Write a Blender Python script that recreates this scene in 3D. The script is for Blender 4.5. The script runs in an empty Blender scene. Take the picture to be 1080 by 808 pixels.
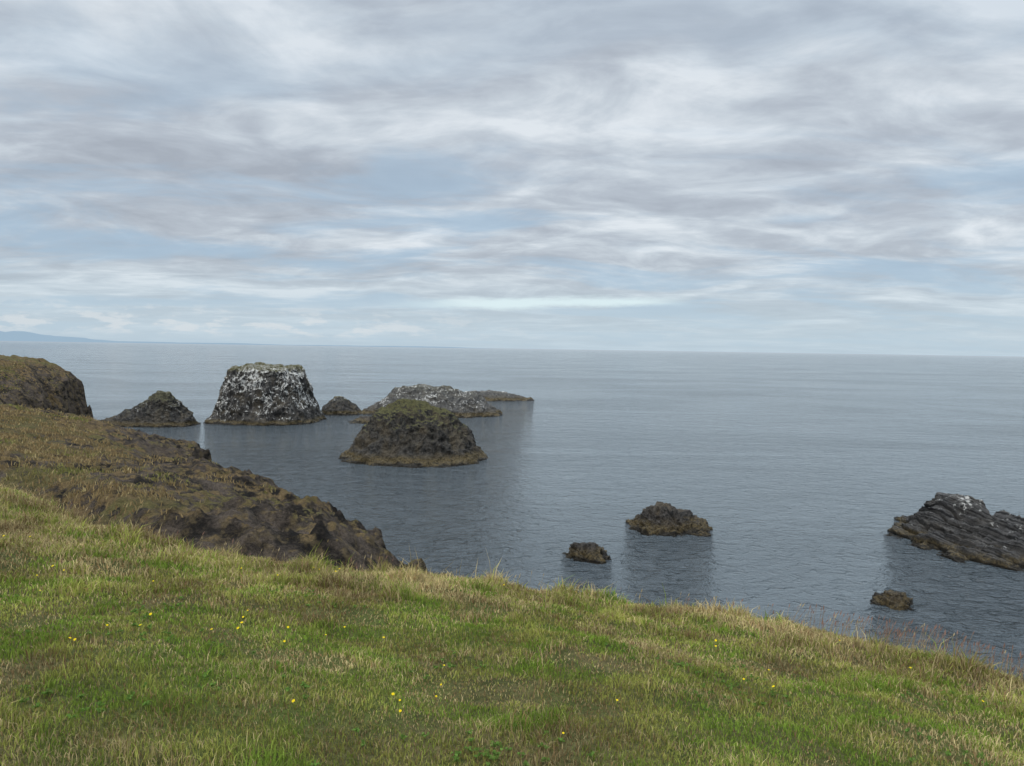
import bpy, math, numpy as np
from mathutils import Matrix, Vector
rng = np.random.default_rng(7)
scene = bpy.context.scene
scene.view_settings.view_transform = 'Standard'
try: scene.view_settings.look = 'None'
except Exception: pass
scene.view_settings.exposure = 0
CAMZ = 15.0

# ------------------------------------------------------------ numpy noise
_p = np.random.default_rng(3).permutation(256)
PERM = np.concatenate([_p, _p, _p])
_g = np.random.default_rng(5).normal(size=(256, 3))
GRAD = _g / np.linalg.norm(_g, axis=1)[:, None]
def perlin(x, y, z):
    x, y, z = np.broadcast_arrays(np.asarray(x, float), np.asarray(y, float), np.asarray(z, float))
    xi = np.floor(x).astype(np.int64); yi = np.floor(y).astype(np.int64); zi = np.floor(z).astype(np.int64)
    xf = x - xi; yf = y - yi; zf = z - zi
    f = lambda t: t*t*t*(t*(t*6-15)+10)
    u, v, w = f(xf), f(yf), f(zf)
    def g(i, j, k):
        h = PERM[PERM[PERM[(xi+i) & 255] + ((yi+j) & 255)] + ((zi+k) & 255)]
        G = GRAD[h]
        return G[..., 0]*(xf-i) + G[..., 1]*(yf-j) + G[..., 2]*(zf-k)
    l = lambda a, b, t: a + t*(b-a)
    return 1.5*l(l(l(g(0,0,0), g(1,0,0), u), l(g(0,1,0), g(1,1,0), u), v),
             l(l(g(0,0,1), g(1,0,1), u), l(g(0,1,1), g(1,1,1), u), v), w)
def fbm(x, y, z, o=4, gain=0.5):
    s = 0; a = 1; fr = 1
    for i in range(o):
        s = s + a*perlin(x*fr+i*17.3, y*fr+i*5.1, z*fr+i*9.7); a *= gain; fr *= 2.03
    return s
def ridged(x, y, z, o=4):
    s = 0; a = 1; fr = 1
    for i in range(o):
        s = s + a*(1-2*np.abs(perlin(x*fr+i*11.3, y*fr+i*3.1, z*fr+i*7.7))*1.4); a *= 0.5; fr *= 2.1
    return s/1.9
def sstep(a, b, x):
    t = np.clip((x-a)/(b-a), 0, 1); return t*t*(3-2*t)

# ------------------------------------------------------------ mesh helper
def mesh_np(name, verts, faces_flat, sizes, mat=None, smooth=True, colors=None, attrs=None):
    me = bpy.data.meshes.new(name)
    verts = np.asarray(verts, dtype=np.float32); faces_flat = np.asarray(faces_flat, dtype=np.int32)
    sizes = np.asarray(sizes, dtype=np.int32)
    me.vertices.add(len(verts)); me.vertices.foreach_set('co', verts.ravel())
    me.loops.add(len(faces_flat)); me.loops.foreach_set('vertex_index', faces_flat)
    me.polygons.add(len(sizes))
    starts = np.concatenate([[0], np.cumsum(sizes)[:-1]]).astype(np.int32)
    me.polygons.foreach_set('loop_start', starts)
    me.polygons.foreach_set('loop_total', sizes)
    me.polygons.foreach_set('use_smooth', np.full(len(sizes), smooth))
    me.update(calc_edges=True)
    if colors is not None:
        a = me.color_attributes.new('col', 'FLOAT_COLOR', 'POINT')
        a.data.foreach_set('color', np.asarray(colors, np.float32).ravel())
    for k, v in (attrs or {}).items():
        a = me.attributes.new(k, 'FLOAT', 'POINT'); a.data.foreach_set('value', np.asarray(v, np.float32))
    ob = bpy.data.objects.new(name, me); scene.collection.objects.link(ob)
    if mat: me.materials.append(mat)
    return ob
def grid_faces(nr, nc, wrap=False):
    i = np.arange(nr-1)[:, None]; j = np.arange(nc if wrap else nc-1)[None, :]
    j2 = (j+1) % nc
    f = np.stack([i*nc+j, i*nc+j2, (i+1)*nc+j2, (i+1)*nc+j], -1).reshape(-1, 4)
    return f

# ------------------------------------------------------------ node helper
class NT:
    def __init__(s, tree): s.t = tree; s.n = tree.nodes; s.l = tree.links
    def new(s, t, **kw):
        n = s.n.new(t)
        for k, v in kw.items(): setattr(n, k, v)
        return n
    def put(s, sock, v):
        if isinstance(v, bpy.types.NodeSocket): s.l.new(v, sock)
        elif v is not None:
            if hasattr(sock.default_value, '__len__') and not hasattr(v, '__len__'): v = [v]*len(sock.default_value)
            if hasattr(sock.default_value, '__len__') and len(sock.default_value) == 4 and len(v) == 3: v = (*v, 1)
            sock.default_value = v
    def math(s, op, a, b=None, c=None, clamp=False):
        n = s.new('ShaderNodeMath', operation=op, use_clamp=clamp)
        s.put(n.inputs[0], a); s.put(n.inputs[1], b); s.put(n.inputs[2], c); return n.outputs[0]
    def vmath(s, op, a, b=None):
        n = s.new('ShaderNodeVectorMath', operation=op); s.put(n.inputs[0], a)
        if b is not None:
            s.put(n.inputs[3] if op == 'SCALE' else n.inputs[1], b)
        return n.outputs[0]
    def noise(s, vec, scale, detail=4, rough=0.5, dist=0.0):
        n = s.new('ShaderNodeTexNoise'); s.put(n.inputs['Vector'], vec)
        n.inputs['Scale'].default_value = scale; n.inputs['Detail'].default_value = detail
        n.inputs['Roughness'].default_value = rough; n.inputs['Distortion'].default_value = dist
        return n.outputs['Fac']
    def mix(s, f, a, b, blend='MIX'):
        n = s.new('ShaderNodeMix', data_type='RGBA', blend_type=blend)
        s.put(n.inputs[0], f); s.put(n.inputs[6], a); s.put(n.inputs[7], b); return n.outputs[2]
    def rng(s, v, a, b, c=0.0, d=1.0, smooth=True):
        n = s.new('ShaderNodeMapRange'); n.interpolation_type = 'SMOOTHSTEP' if smooth else 'LINEAR'
        s.put(n.inputs[0], v)
        for i, x in enumerate((a, b, c, d)): s.put(n.inputs[i+1], x)
        return n.outputs[0]
    def ramp(s, f, stops):
        n = s.new('ShaderNodeValToRGB'); e = n.color_ramp.elements
        while len(e) < len(stops): e.new(0.5)
        for el, (p, c) in zip(e, stops): el.position = p; el.color = (*c, 1)
        s.put(n.inputs[0], f); return n.outputs[0]
    def xyz(s, v):
        n = s.new('ShaderNodeSeparateXYZ'); s.put(n.inputs[0], v); return n.outputs
    def comb(s, x, y, z):
        n = s.new('ShaderNodeCombineXYZ'); s.put(n.inputs[0], x); s.put(n.inputs[1], y); s.put(n.inputs[2], z); return n.outputs[0]
    def bump(s, h, strength, dist, normal=None):
        n = s.new('ShaderNodeBump'); s.put(n.inputs['Height'], h)
        n.inputs['Strength'].default_value = strength; n.inputs['Distance'].default_value = dist
        if normal is not None: s.put(n.inputs['Normal'], normal)
        return n.outputs[0]
def new_mat(name):
    m = bpy.data.materials.new(name); m.use_nodes = True; m.node_tree.nodes.clear()
    t = NT(m.node_tree); out = t.new('ShaderNodeOutputMaterial'); return m, t, out
def princ(t, out, color, rough, normal=None, spec=0.5):
    p = t.new('ShaderNodeBsdfPrincipled'); t.put(p.inputs['Base Color'], color); t.put(p.inputs['Roughness'], rough)
    p.inputs['Specular IOR Level'].default_value = spec
    if normal is not None: t.put(p.inputs['Normal'], normal)
    t.l.new(p.outputs[0], out.inputs[0]); return p

# ------------------------------------------------------------ terrain
coast = np.array([(60,-30),(30,-8),(14,2.3),(9,5.1),(6.0,7.0),(5.0,8.0),(3.95,9.3),(2.6,10.0),(1.25,10.2),(0,10.1),(-1.0,10.3),(-1.5,11.2),(-1.6,13.3),(-2.8,17),
 (-4.8,22),(-8.3,28),(-12.6,33),(-15.6,37),(-19.0,42),(-24.2,45),(-29.5,49),(-36.0,55),(-41,60),(-45.5,66),(-45.4,72),(-46.0,79),(-54,86),(-72,92),(-130,90),
 (-160,40),(-160,-60),(60,-60)], float)
def seg_dist(px, py):
    d = np.full(px.shape, 1e9); inside = np.zeros(px.shape, bool)
    n = len(coast)
    for i in range(n):
        ax, ay = coast[i]; bx, by = coast[(i+1) % n]
        dx, dy = bx-ax, by-ay
        t = np.clip(((px-ax)*dx+(py-ay)*dy)/(dx*dx+dy*dy), 0, 1)
        d = np.minimum(d, np.hypot(px-ax-t*dx, py-ay-t*dy))
        if dy != 0:
            c = ((ay > py) != (by > py)) & (px < (bx-ax)*(py-ay)/(by-ay)+ax)
            inside ^= c
    return np.where(inside, -d, d)
cp = []
def pl(x, y): return 1.6+0.15*y+0.10*x
for x in (-8,-4,0,4,8):
    for y in (0,3,6,9): cp.append((x, y, pl(x, y)+(0.12 if x == 8 else 0)))
cp += [(-11,15,1.6+.15*15-1.1),(-12,8,pl(-12,8)),(-10,11,pl(-10,11)),(-6,11,pl(-6,11)),(12,3,3.3),
 (-2,13.5,3.85),(-3.3,17,4.25),(-5.4,22,4.75),(-8.6,28,5.2),(-12.6,34,5.5),(-17.5,42,5.5),(-27,48,6.2),(-35.5,55.5,6.2),
 (-44,66,4.6),(-46,72,3.1),(-49,73,2.1),(-54,74,1.75),(-62,72,1.4),(-50,67,2.9),(-44,60,4.1),(-38,54,5.0),
 (-20.8,30,3.55),(-27,40,3.6),(-10,22,4.1),(-15,24,3.7),(-5,16,3.95),(-12,17.5,3.15),(-20,38,4.7),(-26,45,5.1),(-14,30,4.7),
 (-60,30,1),(-40,20,1),(-30,0,0.3),(-60,-10,-1),(20,-10,3.6),(0,-10,1.2),(-60,90,2),(-90,60,0),(-20,12,2.3),(40,-20,5),(-12,-6,0.6)]
cp = np.array(cp)
def tps(r): return np.where(r > 0, r*r*np.log(np.maximum(r, 1e-9)), 0)
N = len(cp); A = np.zeros((N+3, N+3)); 
A[:N,:N] = tps(np.hypot(cp[:,0][:,None]-cp[:,0], cp[:,1][:,None]-cp[:,1])) + np.eye(N)*0.5
A[:N,N] = 1; A[:N,N+1:] = cp[:,:2]; A[N,:N] = 1; A[N+1:,:N] = cp[:,:2].T
W = np.linalg.solve(A, np.concatenate([cp[:,2], [0,0,0]]))
def hbelow(x, y):
    s = W[N]+W[N+1]*x+W[N+2]*y
    for i in range(N): s = s + W[i]*tps(np.hypot(x-cp[i,0], y-cp[i,1]))
    return s
# boundary line between the meadow and the brown headland
bl = np.array([(-60,22),(-30,19),(-20,17.5),(-12,15.8),(-10.4,14.4),(-8.2,12.1),(-6.2,10.3),(-4.5,9.5),(-3.0,9.4),(-1.5,9.7),(0,9.95),(6,20),(60,20)], float)
def terrain(x, y):
    sd = seg_dist(x, y)
    h = np.minimum(hbelow(x, y), 8.0)
    T = CAMZ - h
    yb = np.interp(x, bl[:,0], bl[:,1])
    d2 = (y - yb) + 0.4*perlin(x*0.6, y*0.6, 3.3)            # >0: headland
    rock = sstep(0.1, 2.2, d2)
    rad = np.hypot(x, y)
    far = sstep(20, 60, rad)
    # gully behind the meadow's crest
    T = T - 0.80*np.exp(-((d2-2.0)/1.1)**2)*sstep(-34, -16, x)
    # meadow humps
    T = T + (1-rock)*(0.12*perlin(x*0.35, y*0.35, 0.5) + 0.06*perlin(x*1.1, y*1.1, 1.5) + 0.026*perlin(x*3.2, y*3.2, 2.5))
    # headland roughness
    r1 = ridged(x*0.16, y*0.16, 0.3, 4); r2 = ridged(x*0.55, y*0.55, 8.3, 5)
    near = sstep(38, 14, rad)
    cliffy = sstep(-7, -1.0, sd)
    gr = 0.5+0.5*np.clip(near+cliffy, 0, 1)
    T = T + rock*((0.30+0.55*cliffy)*(0.6+0.1*far)*(r1-0.35) + gr*(0.20+0.28*cliffy*(1-0.6*far))*(r2-0.3)
                  + 0.12*perlin(x*2.6, y*2.6, 4.4))
    T = T - rock*cliffy*0.35*sstep(-3.0, 0.5, sd)
    # the far knoll rounds over towards its cliff
    T = T - sstep(58, 66, y)*1.7*np.clip((sd+4.0)/5.0, 0, 1.2)**2
    sdn = sd + rock*(1.7*fbm(x*0.25, y*0.25, 6.1, 4)*(0.3+0.4*far) + 0.7*(1-0.4*far)*perlin(x*1.1, y*1.1, 2.2)) + (1-rock)*(0.35*perlin(x*0.9, y*0.9, 7.7))
    T = T - 0.30*sstep(-1.2, 0.3, sdn)*(1-rock*0.4)
    wdt = 3.2 + 2.0*perlin(x*0.2, y*0.2, 1.1) + rock*1.6
    t = np.clip(sdn/wdt, 0, None)
    led = t + rock*0.07*np.sin(t*16+3*perlin(x*0.3, y*0.3, 9.9))
    z = T - np.where(sdn > 0, (T+3.5)*np.clip(led, 0, 1)**(0.8+0.35*rock), 0)
    zr = z + np.clip(sdn, 0, 1)*(0.6+0.7*rock)*(ridged(x*0.5, y*0.5, z*0.15, 5)-0.5)
    z = np.where(sdn > 0, np.minimum(zr, T-0.35*np.clip(sdn, 0, 2)), z)
    z = np.where(sdn > wdt, -3.5-0.3*(sdn-wdt), z); z = np.maximum(z, -8)
    return z, rock, sd, T

az = np.radians(np.concatenate([np.arange(-130,-52,0.6), np.arange(-52,46,0.11), np.arange(46,130,0.6)]))
rr = np.concatenate([np.linspace(0.05,1.2,10), np.geomspace(1.3, 24, 300), np.geomspace(24.2, 130, 270)])
Rg, Ag = np.meshgrid(rr, az, indexing='ij')
X = Rg*np.sin(Ag); Y = Rg*np.cos(Ag) - 0.0
Z, RK, SD, TT = terrain(X, Y)
f = grid_faces(len(rr), len(az))
keep = (Z.ravel()[f].max(1) > -5.0)
f = f[keep][:, ::-1]

m, t, out = new_mat('headland_and_meadow')
geo = t.new('ShaderNodeNewGeometry'); pos = geo.outputs['Position']; nz = t.xyz(geo.outputs['Normal'])[2]
at = t.new('ShaderNodeAttribute', attribute_name='rock'); rk = at.outputs['Fac']
at2 = t.new('ShaderNodeAttribute', attribute_name='crag'); cg = at2.outputs['Fac']
n1 = t.noise(pos, 0.5, 5, 0.6); n2 = t.noise(pos, 3.0, 6, 0.65); n3 = t.noise(pos, 22.0, 5, 0.7); n4 = t.noise(pos, 0.16, 4, 0.6)
soil = t.mix(t.rng(n2, .35, .65), (0.090,0.105,0.027), (0.21,0.18,0.075))
soil = t.mix(t.rng(n1, .42, .62), soil, (0.14,0.18,0.038))
soil = t.mix(t.rng(n3, .35, .7), t.mix(0.55, soil, (0.04,0.036,0.016)), soil)
turf = t.mix(t.rng(n2, .35, .62), (0.105,0.074,0.036), (0.25,0.175,0.085))
turf = t.mix(t.math('MULTIPLY', t.rng(n1, .45, .62), 0.7), turf, (0.15,0.145,0.047))
turf = t.mix(t.rng(n3, .30, .7), t.mix(0.6, turf, (0.026,0.020,0.014)), turf)
n5 = t.noise(t.vmath('MULTIPLY', pos, (1,1,1.6)), 1.1, 7, 0.7)
basalt = t.mix(t.rng(n5, .38, .62), (0.018,0.016,0.014), (0.15,0.118,0.092))
basalt = t.mix(t.rng(n3, .35, .6), t.mix(0.6, basalt, (0.014,0.012,0.010)), basalt)
basalt = t.mix(t.math('MULTIPLY', t.rng(n2, .48, .62), 0.6), basalt, (0.18,0.135,0.070))
exposed = t.math('ADD', nz, t.math('MULTIPLY', t.math('SUBTRACT', t.math('ADD', n2, n4), 1.0), 1.5))
exposed = t.math('SUBTRACT', exposed, t.math('MULTIPLY', cg, 0.34))
rockf = t.rng(exposed, 0.78, 0.58)
rough_col = t.mix(rockf, turf, basalt)
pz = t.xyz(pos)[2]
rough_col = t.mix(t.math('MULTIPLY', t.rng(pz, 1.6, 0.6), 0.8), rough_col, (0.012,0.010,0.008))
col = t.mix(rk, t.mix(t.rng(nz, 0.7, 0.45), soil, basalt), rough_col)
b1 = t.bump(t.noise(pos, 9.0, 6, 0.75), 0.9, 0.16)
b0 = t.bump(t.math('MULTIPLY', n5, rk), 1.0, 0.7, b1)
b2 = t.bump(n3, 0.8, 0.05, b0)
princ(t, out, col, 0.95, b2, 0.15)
farv = sstep(55, 66, Y)
cragv = RK*np.clip(sstep(-9, -0.5, SD)*(1-0.6*farv) + 0.55*sstep(26, 12, np.hypot(X, Y))*sstep(-9, -3, X+0*Y), 0, 1)
mesh_np('grassy_headland_ground', np.stack([X, Y, Z], -1).reshape(-1, 3), f.ravel(), np.full(len(f), 4), m, True,
        attrs={'rock': RK.ravel(), 'crag': cragv.ravel()})

# ------------------------------------------------------------ grass
def grass_mat(name, trans=0.35):
    m, t, out = new_mat(name)
    a = t.new('ShaderNodeAttribute', attribute_name='col')
    d = t.new('ShaderNodeBsdfDiffuse'); tr = t.new('ShaderNodeBsdfTranslucent'); mx = t.new('ShaderNodeMixShader')
    t.l.new(a.outputs['Color'], d.inputs[0]); t.l.new(a.outputs['Color'], tr.inputs[0])
    mx.inputs[0].default_value = trans; t.l.new(d.outputs[0], mx.inputs[1]); t.l.new(tr.outputs[0], mx.inputs[2])
    t.l.new(mx.outputs[0], out.inputs[0]); return m
GM = grass_mat('grass_blades')
def blades(name, x, y, z, hgt, wid, lean, col, mat):
    n = len(x); a = rng.uniform(0, 2*np.pi, n); la = rng.uniform(0, 2*np.pi, n)
    wx, wy = np.cos(a)*wid/2, np.sin(a)*wid/2
    lx, ly = np.cos(la)*lean*hgt, np.sin(la)*lean*hgt
    V = np.zeros((n, 5, 3))
    V[:,0] = np.stack([x-wx, y-wy, z-0.01], -1); V[:,1] = np.stack([x+wx, y+wy, z-0.01], -1)
    mz = z+hgt*0.6
    V[:,2] = np.stack([x+wx*.8+lx*.35, y+wy*.8+ly*.35, mz], -1); V[:,3] = np.stack([x-wx*.8+lx*.35, y-wy*.8+ly*.35, mz], -1)
    V[:,4] = np.stack([x+lx, y+ly, z+hgt*np.sqrt(np.clip(1-(lean*.6)**2, .2, 1))], -1)
    b = np.arange(n)[:, None]*5
    F = np.concatenate([b+np.array([0,1,2,3]), b+np.array([3,2,4])], 1).ravel()
    S = np.tile([4, 3], n)
    C = np.ones((n, 5, 4)); C[:,:,:3] = col[:,None,:]
    return mesh_np(name, V.reshape(-1,3), F, S, mat, True, colors=C.reshape(-1,4))
n = 660000
r = 1.3+17.7*rng.random(n)**1.25; a = np.radians(rng.uniform(-50, 50, n))
x = r*np.sin(a); y = r*np.cos(a)
z, rk_, sd_, _ = terrain(x, y)
pn = fbm(x*0.55, y*0.55, 11.0, 4); pg = fbm(x*1.7, y*1.7, 21.0, 4); pm = fbm(x*0.9, y*0.9, 31.0, 3)
bare = sstep(0.10, 0.55, fbm(x*1.3, y*1.3, 91.0, 4))
ok = (sd_ < 0.5) & (rk_ < rng.uniform(0.2, 0.9, n)) & (z > 5) & (rng.random(n) > 0.5*bare)
x, y, z, r, sd_, rk_, pn, pg, pm, bare = [v[ok] for v in (x, y, z, r, sd_, rk_, pn, pg, pm, bare)]; n = len(x)
yb = np.interp(x, bl[:,0], bl[:,1])
edge = np.maximum(sstep(-3.6, -0.3, sd_), sstep(-4.0, -0.3, y-yb)*0.9)
tuft = sstep(0.1, 0.6, perlin(x*2.2, y*2.2, 41.0)+0.35*perlin(x*6, y*6, 42.0))
hgt = (0.015+0.020*rng.random(n)) * (1+1.2*tuft+0.8*np.clip(pn, 0, 1)-0.35*bare) + edge*(0.04+0.10*rng.random(n))*(0.4+1.1*tuft)
hgt *= np.where(rng.random(n) < 0.02, 2.0, 1)
wid = (0.0032+0.0026*rng.random(n))*np.clip(r/4.0, 0.8, 2.6)
lean = rng.uniform(0.1, 1.15, n)
green = np.array([0.168,0.245,0.038]); ygreen = np.array([0.32,0.325,0.080]); straw = np.array([0.50,0.40,0.20]); brown = np.array([0.27,0.18,0.085])
u = rng.random(n)
gsel = sstep(-0.48, 0.52, pg+0.6*pm-0.25*edge)[:,None]
col = green*(gsel) + ygreen*(1-gsel)
sf = np.clip(0.10+0.42*sstep(-0.05,0.6,pn)+0.36*edge+0.28*bare-0.30*sstep(0.15,0.7,pg), 0.03, 0.85)
isS = u < sf; col[isS] = straw*0.88
isB = (u > 0.92-0.22*sstep(0,0.6,-pm)-0.28*bare); col[isB] = brown
col = col*(0.55+0.85*rng.random(n))[:,None]*(0.97+0.55*np.clip(pm, -.5, .5))[:,None]
blades('meadow_grass', x, y, z, hgt, wid, lean, col, GM)

# small broad-leaved weeds in the turf (rosettes of rounded leaves)
n = 3600
r = rng.uniform(2.2, 9, n); a = np.radians(rng.uniform(-45, 45, n)); x = r*np.sin(a); y = r*np.cos(a)
ok = perlin(x*0.9, y*0.9, 101.0)+0.3*perlin(x*3, y*3, 8.0) > rng.uniform(0.1, 0.5, n)
x, y = x[ok], y[ok]; z, rk_, sd_, _ = terrain(x, y); ok = (sd_ < -0.4) & (rk_ < 0.2); x, y, z = x[ok], y[ok], z[ok]
n = len(x); print('weeds', n); K = 7
V = np.zeros((n, K, 4, 3)); C = np.ones((n, K, 4, 4))
for k in range(K):
    an = rng.uniform(0, 2*np.pi, n); L = rng.uniform(0.010, 0.026, n); w_ = L*0.42; up = rng.uniform(0.008, 0.03, n)
    ca, sa = np.cos(an), np.sin(an)
    V[:,k,0] = np.stack([x, y, z+0.012], -1)
    V[:,k,1] = np.stack([x+ca*L*.6-sa*w_, y+sa*L*.6+ca*w_, z+0.012+up], -1)
    V[:,k,2] = np.stack([x+ca*L*1.2, y+sa*L*1.2, z+0.010+up*.8], -1)
    V[:,k,3] = np.stack([x+ca*L*.6+sa*w_, y+sa*L*.6-ca*w_, z+0.012+up], -1)
    C[:,k,:,:3] = (np.array([0.11,0.19,0.04])*rng.uniform(0.7, 1.3, n)[:,None])[:,None,:]
mesh_np('clover_patches', V.reshape(-1,3), np.arange(n*K*4), np.full(n*K, 4), GM, False, colors=C.reshape(-1,4))

# headland turf tufts
n = 240000
r = rng.uniform(9.5, 88, n); a = np.radians(rng.uniform(-48, 2, n)); x = r*np.sin(a); y = r*np.cos(a)
z, rk_, sd_, T_ = terrain(x, y)
e = 0.25; zx, _, _, _ = terrain(x+e, y); zy, _, _, _ = terrain(x, y+e)
sl_ = np.hypot(zx-z, zy-z)/e
ok = (sd_ < -0.1) & (rk_ > 0.3) & (sl_ < 0.95) & (fbm(x*0.5, y*0.5, 51.0, 4)+0.45+0.4*sstep(50, 62, y)-0.75*sstep(-8, -1, sd_)*sstep(66, 55, y)-0.25*sstep(24, 12, r) > sl_*0.6+rng.uniform(-.2,.4,n))
x, y, z, r = x[ok], y[ok], z[ok], r[ok]; n = len(x)
pg = fbm(x*0.35, y*0.35, 61.0, 3)
g = sstep(0.05, 0.55, pg+0.25*sstep(55, 62, y))[:,None]
col = np.array([0.27,0.195,0.095])*(1-g)+np.array([0.19,0.195,0.06])*g
s = rng.random(n) < 0.2; col[s] = straw*0.7
col = col*(0.6+0.7*rng.random(n))[:,None]
blades('headland_turf', x, y, z, (0.06+0.10*rng.random(n)), 0.010+0.0009*r, rng.uniform(0.1,1.1,n), col, GM)

# seed-head stems along the cliff edge
n = 80000
x = rng.uniform(-16, 11, n); y = rng.uniform(3, 17, n)
sd0 = seg_dist(x, y); yb = np.interp(x, bl[:,0], bl[:,1])
de = np.minimum(-sd0, np.abs(y-yb)*1.2)
clus = sstep(-0.2, 0.6, perlin(x*0.8, y*0.8, 71.0)+0.4*perlin(x*3, y*3, 3.0))
pr = np.exp(-np.clip(de, 0, 9)/0.7)*(0.15+0.85*clus)*(0.22+2.0*sstep(2.0, 4.5, x)) + 0.002
ok = (sd0 < 0.45) & (rng.random(n) < pr)
x, y = x[ok], y[ok]; z, rk_, sd_, _ = terrain(x, y)
ok = (rk_ < 0.6) & (z > 5) & ((np.hypot(x, y) > 5) | (sd_ > -1))
x, y, z = x[ok], y[ok], z[ok]; n = len(x); print('stems', n)
right = sstep(2.5, 4.5, x)
hg = rng.uniform(0.10, 0.26, n)*(1+0.35*right); ln = rng.uniform(0.0, 0.45, n); la = rng.uniform(-0.6, 0.9, n)
V = []; F = []; S = []; C = []
cnt = 0
for i in range(n):
    dx, dy = math.cos(la[i])*ln[i]*hg[i], math.sin(la[i])*ln[i]*hg[i]
    aa = rng.uniform(0, math.pi); w = 0.0018; cx, cy = math.cos(aa), math.sin(aa)
    L = rng.uniform(0.04, 0.08); hw = rng.uniform(0.004, 0.009)
    b = np.array([x[i], y[i], z[i]-0.01]); tp = b+np.array([dx, dy, hg[i]]); md = b+np.array([dx*.35, dy*.35, hg[i]*.55])
    c = np.array([cx, cy, 0]); dirn = (tp-md)/np.linalg.norm(tp-md)
    pts = [b-c*w, b+c*w, md+c*w, md-c*w, tp+c*w*.7, tp-c*w*.7, tp+dirn*L*.35+c*hw, tp+dirn*L*.35-c*hw, tp+dirn*L]
    V += pts; F += [cnt,cnt+1,cnt+2,cnt+3, cnt+3,cnt+2,cnt+4,cnt+5, cnt+5,cnt+4,cnt+6,cnt+7, cnt+7,cnt+6,cnt+8]; S += [4,4,4,3]
    st = np.array([0.32,0.23,0.12])*(0.7+0.5*rng.random()); hd = (np.array([0.27,0.16,0.12]) if rng.random() < 0.35+0.6*right[i] else np.array([0.45,0.35,0.20]))*(0.7+0.5*rng.random())
    C += [[*st,1]]*5 + [[*hd,1]]*4
    cnt += 9
mesh_np('seed_head_grass', np.array(V), F, S, GM, True, colors=np.array(C))

# dandelion-like flowers
fl_m = grass_mat('flower_petals', 0.3)
n = 5200
r = rng.uniform(2.5, 13, n); a = np.radians(rng.uniform(-42, 42, n)); x = r*np.sin(a); y = r*np.cos(a)
z, rk_, sd_, _ = terrain(x, y)
ok = (sd_ < -0.3) & (rk_ < 0.3) & (rng.random(n) < 0.010+0.11*sstep(0.15, 0.6, perlin(x*0.6, y*0.6, 83.0)))
x, y, z, r = x[ok], y[ok], z[ok], r[ok]; print('flowers', len(x))
V = []; F = []; S = []; C = []; cnt = 0
for i in range(len(x)):
    h = rng.uniform(0.05, 0.10); R = rng.uniform(0.007, 0.012)*min(1.3, 0.75+0.06*r[i]); lx, ly = rng.uniform(-.02,.02,2)
    top = np.array([x[i]+lx, y[i]+ly, z[i]+h]); b = np.array([x[i], y[i], z[i]])
    V += [b+[-.001,0,0], b+[.001,0,0], top+[.001,0,-.002], top+[-.001,0,-.002]]; F += [cnt,cnt+1,cnt+2,cnt+3]; S += [4]
    C += [[.12,.16,.04,1]]*4; cnt += 4
    til = Vector((rng.uniform(-.5,.5), rng.uniform(-.9,.1), 1)).normalized().to_track_quat('Z','Y')
    K = 9
    V.append(top+np.array(til @ Vector((0,0,.003)))); C.append([.70,.46,.01,1]); c0 = cnt; cnt += 1
    for k in range(2*K):
        an = math.pi*k/K; rr_ = R*(1 if k % 2 == 0 else 0.72)
        V.append(top+np.array(til @ Vector((rr_*math.cos(an), rr_*math.sin(an), 0.003)))); C.append([.82,.64,.03,1]); cnt += 1
    for k in range(2*K): F += [c0, c0+1+k, c0+1+(k+1) % (2*K)]; S += [3]
mesh_np('yellow_wildflowers', np.array(V), F, S, fl_m, False, colors=np.array(C))

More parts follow.
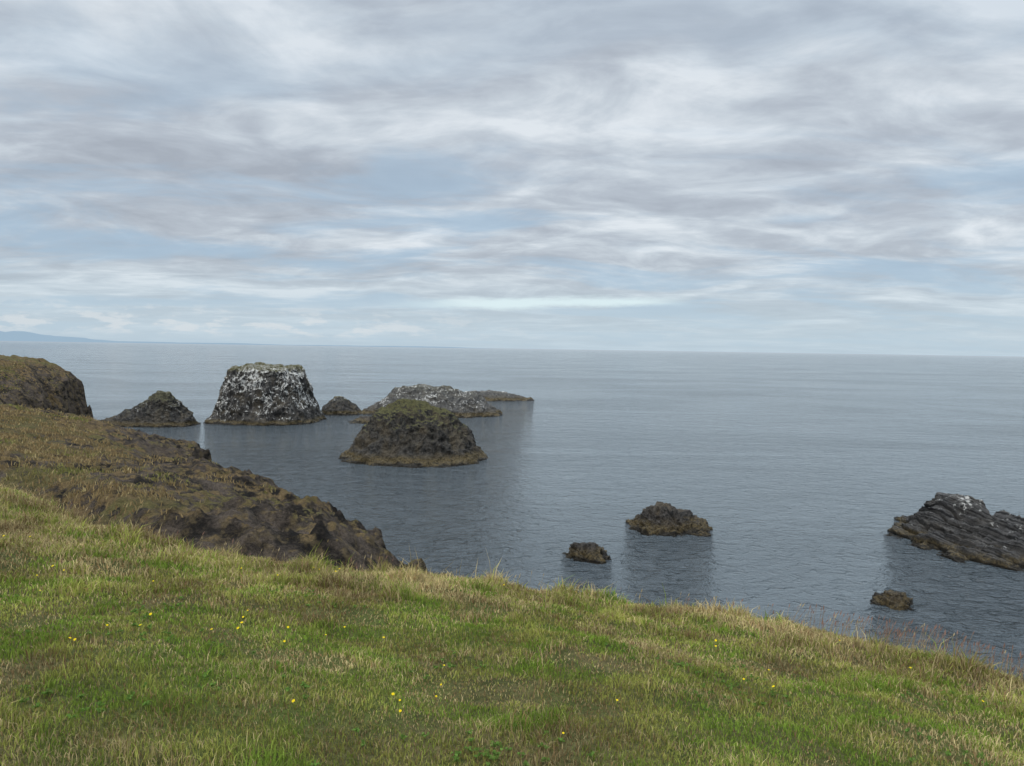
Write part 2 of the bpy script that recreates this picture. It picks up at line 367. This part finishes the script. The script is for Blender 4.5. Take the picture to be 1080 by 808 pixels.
# ------------------------------------------------------------ rocks
def rock_mat(name, guano=0.0, cap=0.0, capz=6.0, tone=(1,1,1), alg=1.2, strata=None, grey=0.0, topcap=0.6):
    m, t, out = new_mat(name)
    geo = t.new('ShaderNodeNewGeometry'); pos = geo.outputs['Position']; nz = t.xyz(geo.outputs['Normal'])[2]; pz = t.xyz(pos)[2]
    st = t.vmath('MULTIPLY', pos, (1,1,0.28)) if strata is None else pos
    a = t.noise(pos, 0.45, 5, 0.6); b = t.noise(st, 1.6, 7, 0.72); c = t.noise(pos, 5.5, 6, 0.75)
    dark = tuple(0.020*k for k in tone); mid = tuple(v*k for v, k in zip((0.095,0.088,0.080), tone))
    col = t.mix(t.rng(b, .36, .66), dark, mid)
    col = t.mix(t.math('MULTIPLY', t.rng(a, .45, .65), 0.6), col, tuple(v*k for v, k in zip((0.12,0.098,0.066), tone)))
    col = t.mix(t.rng(c, .30, .6), t.mix(0.7, col, (0.010,0.010,0.010)), col)
    if grey > 0: col = t.mix(t.math('MULTIPLY', t.rng(t.math('ADD', pz, t.math('MULTIPLY', b, 3.0)), 2.0, 3.5), grey), col, t.mix(t.rng(c, .35, .6), (0.05,0.05,0.05), (0.22,0.215,0.20)))
    if strata is not None:
        w = t.new('ShaderNodeTexNoise'); w.inputs['Scale'].default_value = 1.0; w.inputs['Detail'].default_value = 5
        s = t.new('ShaderNodeVectorMath', operation='DOT_PRODUCT'); t.put(s.inputs[0], pos); t.put(s.inputs[1], strata)
        q = t.math('ADD', t.math('MULTIPLY', s.outputs['Value'], 3.2), t.math('MULTIPLY', a, 0.8))
        t.l.new(t.comb(q, 0.0, 0.0), w.inputs['Vector'])
        col = t.mix(t.rng(w.outputs['Fac'], .42, .55), t.mix(0.75, col, (0.010,0.010,0.010)), t.mix(0.35, col, (0.17,0.165,0.16)))
    if cap > 0:
        cc = t.mix(t.rng(c, .35, .65), (0.042,0.042,0.017), (0.13,0.122,0.043))
        f = t.math('ADD', t.math('MULTIPLY', t.math('SUBTRACT', nz, 0.5), 1.6), t.math('ADD', t.math('MULTIPLY', t.math('SUBTRACT', pz, capz), 0.22), t.math('MULTIPLY', t.math('SUBTRACT', b, 0.5), 2.2)))
        col = t.mix(t.math('MULTIPLY', t.rng(f, 0.15, 0.6), cap), col, cc)
    if guano > 0:
        g = t.noise(t.vmath('MULTIPLY', pos, (1,1,0.6)), 1.9, 9, 0.82, 0.3)
        g2 = t.noise(pos, 0.25, 3, 0.5)
        f = t.math('ADD', g, t.math('MULTIPLY', t.math('SUBTRACT', g2, 0.5), 0.35))
        f = t.math('ADD', f, t.math('MULTIPLY', t.math('MINIMUM', t.math('SUBTRACT', pz, 1.6), 1.5), 0.045))
        f = t.math('ADD', f, t.math('MULTIPLY', nz, 0.05))
        lo = 0.74-guano*0.20
        col = t.mix(t.math('MULTIPLY', t.rng(f, lo, lo+0.07), 0.9), col, (0.60,0.59,0.55))
    if cap > 0 and guano > 0.3:
        f = t.math('ADD', t.math('SUBTRACT', pz, capz+0.6), t.math('MULTIPLY', t.math('SUBTRACT', b, 0.5), 5.0))
        col = t.mix(t.math('MULTIPLY', t.rng(f, -0.3, 0.6), cap*topcap), col, t.mix(0.4, cc, (0.05,0.042,0.025)))
    zz = t.math('ADD', pz, t.math('MULTIPLY', t.math('SUBTRACT', a, 0.5), 1.6))
    col = t.mix(t.math('MULTIPLY', t.rng(zz, alg, alg*0.45), 0.75), col, t.mix(t.rng(c,.4,.6), (0.035,0.026,0.012), (0.15,0.110,0.044)))
    wet = t.rng(zz, 0.35, 0.12)
    col = t.mix(t.math('MULTIPLY', wet, 0.85), col, (0.008,0.007,0.006))
    bb = t.bump(b, 0.9, 0.5); bb = t.bump(c, 0.9, 0.16, bb)
    princ(t, out, col, t.rng(zz, 0.2, 0.8, 0.45, 0.92), bb, 0.25)
    return m
def rock(name, levels, mat, nr=220, nc=420, amp=0.6, fs=0.3, flute=0.4, seed=0.0, pw=0.85, terr=None, crag=1.0, dx=0.0):
    """levels: (z, x_left, x_right, y_front, y_back), bottom to top; lofted, capped, displaced along normals."""
    L = np.array(levels, float); L[:,1:3] += dx
    hw = (L[:,2]-L[:,1])/2
    d = np.concatenate([[0], np.cumsum(np.sqrt(np.diff(L[:,0])**2 + np.diff(hw)**2 + 1e-6))]); d /= d[-1]
    tt = np.linspace(0, 1, nr)
    Ls = np.stack([np.interp(tt, d, L[:,k]) for k in range(5)], -1)
    k = max(3, nr//45); ker = np.hanning(2*k+1); ker /= ker.sum()
    for c in range(5):
        pad = np.concatenate([np.repeat(Ls[0,c], k), Ls[:,c], np.repeat(Ls[-1,c], k)]); Ls[:,c] = np.convolve(pad, ker, 'valid')
    th = np.linspace(0, 2*np.pi, nc, endpoint=False)
    ct, sn = np.cos(th), np.sin(th)
    ct = np.sign(ct)*np.abs(ct)**pw; sn = np.sign(sn)*np.abs(sn)**pw
    zc = Ls[:,0][:,None]; cx = ((Ls[:,1]+Ls[:,2])/2)[:,None]; hx = ((Ls[:,2]-Ls[:,1])/2)[:,None]
    cy = ((Ls[:,3]+Ls[:,4])/2)[:,None]; hy = ((Ls[:,4]-Ls[:,3])/2)[:,None]
    Xr = cx+hx*ct; Yr = cy+hy*sn; Zr = zc+0*ct
    P = np.stack([Xr, Yr, Zr], -1)
    du = np.gradient(P, axis=0); dv = np.roll(P, -1, 1)-np.roll(P, 1, 1)
    Nn = np.cross(dv, du); Nn /= np.linalg.norm(Nn, axis=-1, keepdims=True)+1e-9
    x, y, z = Xr+seed, Yr+seed*.7, Zr
    D = amp*(fbm(x*fs, y*fs, z*fs, 3)) + amp*0.55*(ridged(x*fs*2.6, y*fs*2.6, z*fs*2.6, 5)-0.3)*crag
    sidef = 1-np.clip(np.abs(Nn[...,2]), 0, 1)
    D = D + flute*sidef*(ridged(x*fs*3, y*fs*3, z*fs*0.5, 3)-0.3)
    if terr is not None:
        ax, fq, am = terr; ax = np.array(ax)/np.linalg.norm(ax)
        s = (P@ax)*fq + 0.35*fbm(x*.5, y*.5, z*.5, 3); fr = s-np.floor(s)
        D = D + am*(sstep(0.0, 0.18, fr)*(1-0.55*fr)-0.4)*(0.6+0.8*(perlin(np.floor(s)*3.7, 0.5, seed)))
    taper = np.clip(np.arange(nr)[::-1]/(nr*0.06), 0, 1)[:,None]
    P = P + Nn*(D*(0.35+0.65*taper))[...,None]
    cen = P[-1].mean(0)
    V = np.concatenate([P.reshape(-1,3), cen[None]])
    F = grid_faces(nr, nc, True); last = (nr-1)*nc
    j = np.arange(nc); tri = np.stack([last+j, last+(j+1) % nc, np.full(nc, len(V)-1)], -1)
    ff = np.concatenate([F.ravel(), tri.ravel()]); ss = np.concatenate([np.full(len(F), 4), np.full(nc, 3)])
    return mesh_np(name, V, ff, ss, mat, True)

M_stack = rock_mat('guano_basalt', guano=0.74, cap=0.85, capz=9.4, alg=1.0, topcap=0.85)
M_dome = rock_mat('mossy_basalt', guano=0.0, cap=0.85, capz=5.1, tone=(1.0,0.97,0.9), alg=1.4)
M_isle = rock_mat('guano_islet_rock', guano=0.50, cap=0.2, capz=5, alg=1.2, grey=0.35)
M_dark = rock_mat('dark_basalt', guano=0.34, cap=0.5, capz=3.9, alg=1.1)
M_skerry = rock_mat('skerry_rock', guano=0.12, cap=0.0, alg=0.9, tone=(1.1,1.05,1.0))
M_strata = rock_mat('layered_basalt', guano=0.62, cap=0.0, alg=0.8, strata=(0.50,0.15,0.85), tone=(0.85,0.85,0.87))

# tall flat-topped stack
rock('sea_stack', [(-3,-60.0,-37,134,158),(0,-58.7,-38.0,136,157),(1.5,-57.8,-38.9,137,156),(5,-56.7,-40.4,138,155),(8.5,-55.6,-41.4,139,154),(9.9,-55.1,-41.9,139.5,153),
     (10.5,-54.1,-42.5,140.5,152),(10.8,-52,-44.6,143,150),(10.9,-49.5,-47.3,146,148)], M_stack, nr=260, nc=520, amp=0.7, fs=0.26, flute=0.6, seed=1.0, pw=0.72)
# domed stack in front
rock('sea_stack', [(-3,-25.2,-1.4,88,112),(0,-23.1,-3.1,91.5,109),(0.7,-22.3,-4.1,92.5,108),(1.6,-21.2,-5.0,93.5,107),(3.5,-19.9,-6.1,94.8,106),(5.0,-18.9,-7.1,95.6,105),(6.2,-17.9,-8.5,96.5,104),
     (7.1,-16.6,-10.2,98,102.5),(7.6,-15.0,-12.0,99.2,101.2),(7.7,-14.2,-12.6,99.8,100.8)], M_dome, nr=260, nc=520, amp=0.65, fs=0.3, flute=0.7, seed=5.0, pw=0.95)
# pyramid rock at left
rock('sea_rock', [(-3,-78,-57.0,128,142),(0,-76.0,-57.6,130.5,140),(0.9,-73,-58.4,131.5,139),(2.4,-70.0,-59.6,132.5,138),(4.4,-66.5,-61.0,133.5,137),(5.6,-64.7,-62.2,134.5,136),(6.0,-63.9,-63.1,135,135.6)],
     M_dark, amp=0.65, fs=0.35, flute=0.5, seed=9.0)
# small rock behind the tall stack
rock('sea_rock', [(-3,-43.5,-31.5,156,168),(0,-42,-33,158.5,166),(1.6,-41,-34.2,159.5,165),(3.0,-40,-36,160.5,164),(3.9,-38.9,-37.4,162,163)], M_dark, nr=140, nc=260, amp=0.45, fs=0.4, flute=0.3, seed=13.0)
# guano-covered islet
rock('rocky_islet', [(-3,-36.5,0,154,180),(0,-33.0,-2.6,157,176),(0.9,-31.8,-3.6,158,175),(2.2,-30.2,-5.0,159.5,174),(4.0,-28,-8.0,161,172),(5.2,-26.3,-11.5,163,170),(6.0,-23.5,-15,165,169),(6.2,-21,-18.5,166.5,168)],
     M_isle, nr=220, nc=480, amp=0.9, fs=0.22, flute=0.4, seed=17.0, crag=1.2)
rock('rocky_islet', [(-3,-24,10,204,226),(0,-20,5.6,208,221),(0.9,-18,3.2,210,219),(1.9,-15,-1.5,212,218),(2.3,-11,-6,214,216)], M_isle, nr=120, nc=360, amp=0.8, fs=0.25, flute=0.2, seed=21.0)
rock('low_skerry', [(-3,-36,-14,138,154),(-0.2,-32.4,-18,141.5,150),(0.5,-30.5,-19,143,149),(1.0,-27.5,-21,145,148),(1.2,-25,-24,146,147)], M_skerry, nr=120, nc=320, amp=0.7, fs=0.3, flute=0.2, seed=25.0)
# skerries close in
rock('low_skerry', [(-2,8.8,18.8,57.3,68),(-0.1,10.2,17.0,59.2,65.2),(0.35,10.8,16.3,60.0,64.6),(0.9,11.1,15.2,60.8,64.0),(1.45,11.6,14.0,61.6,63.4),(1.7,12.0,13.0,62.2,63.0)], M_skerry, nr=180, nc=360, amp=0.55, fs=0.65, flute=0.3, seed=31.0, terr=((0.45,0.1,0.9),1.6,0.28))
rock('low_skerry', [(-2,2.9,8.6,49.6,56.3),(-0.1,4.2,7.2,51.5,54.3),(0.25,4.5,6.8,51.9,54.0),(0.65,4.8,6.3,52.5,53.6),(0.95,5.3,5.9,52.9,53.4)], M_skerry, nr=120, nc=240, amp=0.42, fs=0.9, flute=0.2, seed=35.0, terr=((0.3,0.1,0.95),2.2,0.2))
rock('low_skerry', [(-2,20.9,25.9,41.1,47.1),(-0.1,22.0,24.3,42.6,45.3),(0.2,22.3,24.0,43.1,45.0),(0.45,22.6,23.6,43.6,44.6),(0.65,22.9,23.3,43.9,44.3)], M_skerry, nr=120, nc=240, amp=0.36, fs=1.0, flute=0.2, seed=39.0, terr=((0.3,0.1,0.95),2.4,0.16))
# tilted layered rock at right
rock('layered_sea_rock', [(-2,29,54,46,70),(0,32.4,48,51.0,66),(0.5,33.4,44.3,53.5,65),(1.0,34.3,42.0,56.0,64.3),(1.8,35.2,39.8,58.5,63.8),(2.6,35.8,38.3,60.2,63.2),(3.3,36.3,37.2,61.2,62.8)],
     M_strata, nr=260, nc=520, amp=0.65, fs=0.4, flute=0.25, seed=43.0, terr=((0.50,0.15,0.85),1.0,0.95))

# ------------------------------------------------------------ sea
m, t, out = new_mat('sea_water')
geo = t.new('ShaderNodeNewGeometry'); pos = geo.outputs['Position']
warp = t.vmath('MULTIPLY', pos, (1.0,1.5,1.0))
n1 = t.noise(warp, 0.22, 3, 0.5, 0.4); n2 = t.noise(warp, 0.8, 3, 0.55, 0.6); n3 = t.noise(warp, 2.6, 4, 0.6, 0.4)
rdg = t.math('SUBTRACT', 1.0, t.math('MULTIPLY', t.math('ABSOLUTE', t.math('SUBTRACT', n2, 0.5)), 3.0))
patch = t.noise(t.vmath('MULTIPLY', pos, (0.010,0.022,1)), 1.0, 4, 0.6, 0.8)
h = t.math('ADD', t.math('MULTIPLY', n1, 0.6), t.math('ADD', t.math('MULTIPLY', n2, 0.50), t.math('ADD', t.math('MULTIPLY', rdg, 0.22), t.math('MULTIPLY', n3, 0.20))))
h = t.math('MULTIPLY', h, t.rng(patch, 0.3, 0.7, 0.65, 1.2))
bp = t.bump(h, 1.0, 1.35)
p = t.new('ShaderNodeBsdfPrincipled'); p.inputs['Base Color'].default_value = (0.050,0.064,0.073,1); p.inputs['IOR'].default_value = 1.38
t.put(p.inputs['Roughness'], t.rng(patch, 0.35, 0.65, 0.03, 0.08)); t.put(p.inputs['Normal'], bp)
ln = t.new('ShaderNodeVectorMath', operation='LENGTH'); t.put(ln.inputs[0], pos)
em = t.new('ShaderNodeEmission'); em.inputs[0].default_value = (0.46,0.53,0.60,1)  # airlight haze painted into the water as glow, growing with distance
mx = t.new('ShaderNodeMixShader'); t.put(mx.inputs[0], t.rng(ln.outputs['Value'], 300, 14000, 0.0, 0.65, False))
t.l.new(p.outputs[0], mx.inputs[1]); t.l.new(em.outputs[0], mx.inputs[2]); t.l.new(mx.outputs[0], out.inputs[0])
rs = np.array([0.0,30,100,400,2000,10000,40000,90000]); th = np.linspace(0, 2*np.pi, 96, endpoint=False)
V = np.stack([rs[:,None]*np.cos(th), rs[:,None]*np.sin(th), np.zeros((len(rs), 96))], -1).reshape(-1,3)
F = grid_faces(len(rs), 96, True)[96:]
mid = np.stack([96+np.arange(96), 96+(np.arange(96)+1) % 96, np.zeros(96, int)], -1)
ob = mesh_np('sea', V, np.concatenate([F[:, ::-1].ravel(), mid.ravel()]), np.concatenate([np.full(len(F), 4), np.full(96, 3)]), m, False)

# ------------------------------------------------------------ distant mountains
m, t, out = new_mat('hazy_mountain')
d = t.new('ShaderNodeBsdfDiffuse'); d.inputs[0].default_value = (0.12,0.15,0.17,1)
e = t.new('ShaderNodeEmission'); e.inputs[0].default_value = (0.36,0.50,0.63,1)  # even glow in the material stands in for airlight before the mountains
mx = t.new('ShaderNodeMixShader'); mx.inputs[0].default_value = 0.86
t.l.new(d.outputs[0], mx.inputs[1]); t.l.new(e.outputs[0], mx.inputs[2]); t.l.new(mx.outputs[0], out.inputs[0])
xs = np.linspace(-26000, 2000, 500); ys = np.linspace(20000, 26000, 24)
YY, XX = np.meshgrid(ys, xs, indexing='ij')
env = 330*sstep(-12500, -15500, XX) + 80*sstep(1000, -4000, XX)*(0.6+0.6*perlin(XX/2500., 0.5, 0.5))
ZZ = env*np.exp(-((YY-23000)/1800)**2)*(0.85+0.45*fbm(XX/1500., YY/1500., 0.7, 4))-8
F = grid_faces(len(ys), len(xs))
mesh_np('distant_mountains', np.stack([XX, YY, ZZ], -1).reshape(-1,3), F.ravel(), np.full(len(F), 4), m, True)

# ------------------------------------------------------------ sky
w = bpy.data.worlds.new('sky'); scene.world = w; w.use_nodes = True; w.node_tree.nodes.clear()
t = NT(w.node_tree); out = t.new('ShaderNodeOutputWorld')
SE, SR = math.radians(48), math.radians(215)
sky = t.new('ShaderNodeTexSky'); sky.sky_type = 'NISHITA'; sky.sun_disc = False; sky.sun_elevation = SE; sky.sun_rotation = SR
tc = t.new('ShaderNodeTexCoord'); D = tc.outputs['Generated']; dx, dy, dz = t.xyz(D)[:3]
zc = t.math('ADD', t.math('MAXIMUM', dz, 0.0), 0.10)
px = t.math('DIVIDE', dx, zc); py = t.math('DIVIDE', dy, zc)
P = t.comb(px, py, 0.0)
# rotate / warp the layers so that rows of cloud do not line up with the horizon
wv = t.math('MULTIPLY', t.math('SUBTRACT', t.noise(P, 0.35, 3, 0.5), 0.5), 1.6)
Pr = t.comb(t.math('ADD', t.math('MULTIPLY', px, 0.97), t.math('MULTIPLY', py, 0.22)), t.math('ADD', wv, t.math('SUBTRACT', t.math('MULTIPLY', py, 0.97), t.math('MULTIPLY', px, 0.10))), 4.0)
big = t.noise(t.vmath('MULTIPLY', Pr, (0.55,0.80,1)), 1.0, 4, 0.5, 0.3)
med = t.noise(t.vmath('MULTIPLY', Pr, (2.0,2.6,1)), 1.0, 7, 0.56, 0.5)
fine = t.noise(t.vmath('MULTIPLY', P, (6.0,7.5,1)), 1.0, 5, 0.6, 0.4)
P2 = t.vmath('ADD', Pr, (13.0,7.0,3.0))
gap = t.noise(t.vmath('MULTIPLY', P2, (0.65,1.1,1)), 1.0, 7, 0.6, 0.4)
br = t.math('ADD', t.math('MULTIPLY', big, 0.46), t.math('ADD', t.math('MULTIPLY', med, 0.44), t.math('MULTIPLY', fine, 0.10)))
cloud = t.ramp(br, [(0.39,(0.400,0.440,0.500)),(0.47,(0.490,0.540,0.605)),(0.53,(0.605,0.665,0.725)),(0.60,(0.79,0.84,0.885))])
elev = dz
blue = (0.38,0.525,0.675)
gf = t.math('MULTIPLY', t.rng(gap, 0.46, 0.63), t.rng(elev, 0.40, 0.12, 0.20, 0.75))
cloud = t.mix(gf, cloud, blue)
# hazy band at the horizon
cloud = t.mix(t.rng(elev, 0.13, 0.0, 0.0, 0.85), cloud, (0.52,0.65,0.75))
# far cumulus line low over the sea
azx = t.math('DIVIDE', dx, t.math('ADD', t.math('ABSOLUTE', dy), 0.05))
aze = t.comb(t.math('MULTIPLY', azx, 22.0), t.math('MULTIPLY', elev, 95.0), 0.0)
cu = t.noise(aze, 0.75, 6, 0.6)
cuf = t.math('MULTIPLY', t.rng(cu, 0.48, 0.60), t.math('MULTIPLY', t.rng(elev, 0.006, 0.018), t.rng(elev, 0.06, 0.028)))
cuf = t.math('MULTIPLY', cuf, t.rng(dx, 0.1, -0.25, 0.10, 0.7))
cloud = t.mix(cuf, cloud, (0.72,0.77,0.81))
# long bright break in the cloud
wob = t.math('MULTIPLY', t.math('SUBTRACT', t.noise(aze, 0.35, 6, 0.65), 0.5), 0.026)
ee = t.math('ABSOLUTE', t.math('SUBTRACT', t.math('ADD', elev, wob), t.math('ADD', 0.0600, t.math('MULTIPLY', azx, 0.03))))
brk = t.math('MULTIPLY', t.rng(ee, 0.0105, 0.001), t.math('MULTIPLY', t.rng(azx, -0.19, -0.02), t.rng(azx, 0.24, 0.15)))
cloud = t.mix(t.math('MULTIPLY', brk, 0.9), cloud, (0.75,0.90,0.94))
# overcast is brighter overhead
cloud = t.mix(1.0, cloud, t.comb(*(t.rng(elev, 0.42, 0.85, 1.0, 3.8),)*3), 'MULTIPLY')
bg1 = t.new('ShaderNodeBackground'); t.l.new(sky.outputs[0], bg1.inputs[0]); bg1.inputs[1].default_value = 0.10
bg2 = t.new('ShaderNodeBackground'); t.put(bg2.inputs[0], cloud); bg2.inputs[1].default_value = 1.0
mx = t.new('ShaderNodeMixShader'); mx.inputs[0].default_value = 0.92
t.l.new(bg1.outputs[0], mx.inputs[1]); t.l.new(bg2.outputs[0], mx.inputs[2]); t.l.new(mx.outputs[0], out.inputs[0])

sl = bpy.data.lights.new('sun', 'SUN'); sl.energy = 1.5; sl.angle = math.radians(20); sl.color = (1.0,0.96,0.90)
so = bpy.data.objects.new('sun', sl); scene.collection.objects.link(so)
sd = Vector((math.sin(SR)*math.cos(SE), math.cos(SR)*math.cos(SE), math.sin(SE)))
so.rotation_euler = sd.to_track_quat('Z', 'Y').to_euler()

# ------------------------------------------------------------ camera
cam = bpy.data.cameras.new('camera'); co = bpy.data.objects.new('camera', cam); scene.collection.objects.link(co)
cam.sensor_width = 36; cam.lens = 26.0; cam.clip_start = 0.1; cam.clip_end = 200000
co.matrix_world = Matrix.Translation((0,0,CAMZ)) @ Matrix.Rotation(math.radians(90-2.68), 4, 'X') @ Matrix.Rotation(math.radians(0.9), 4, 'Z')
scene.camera = co
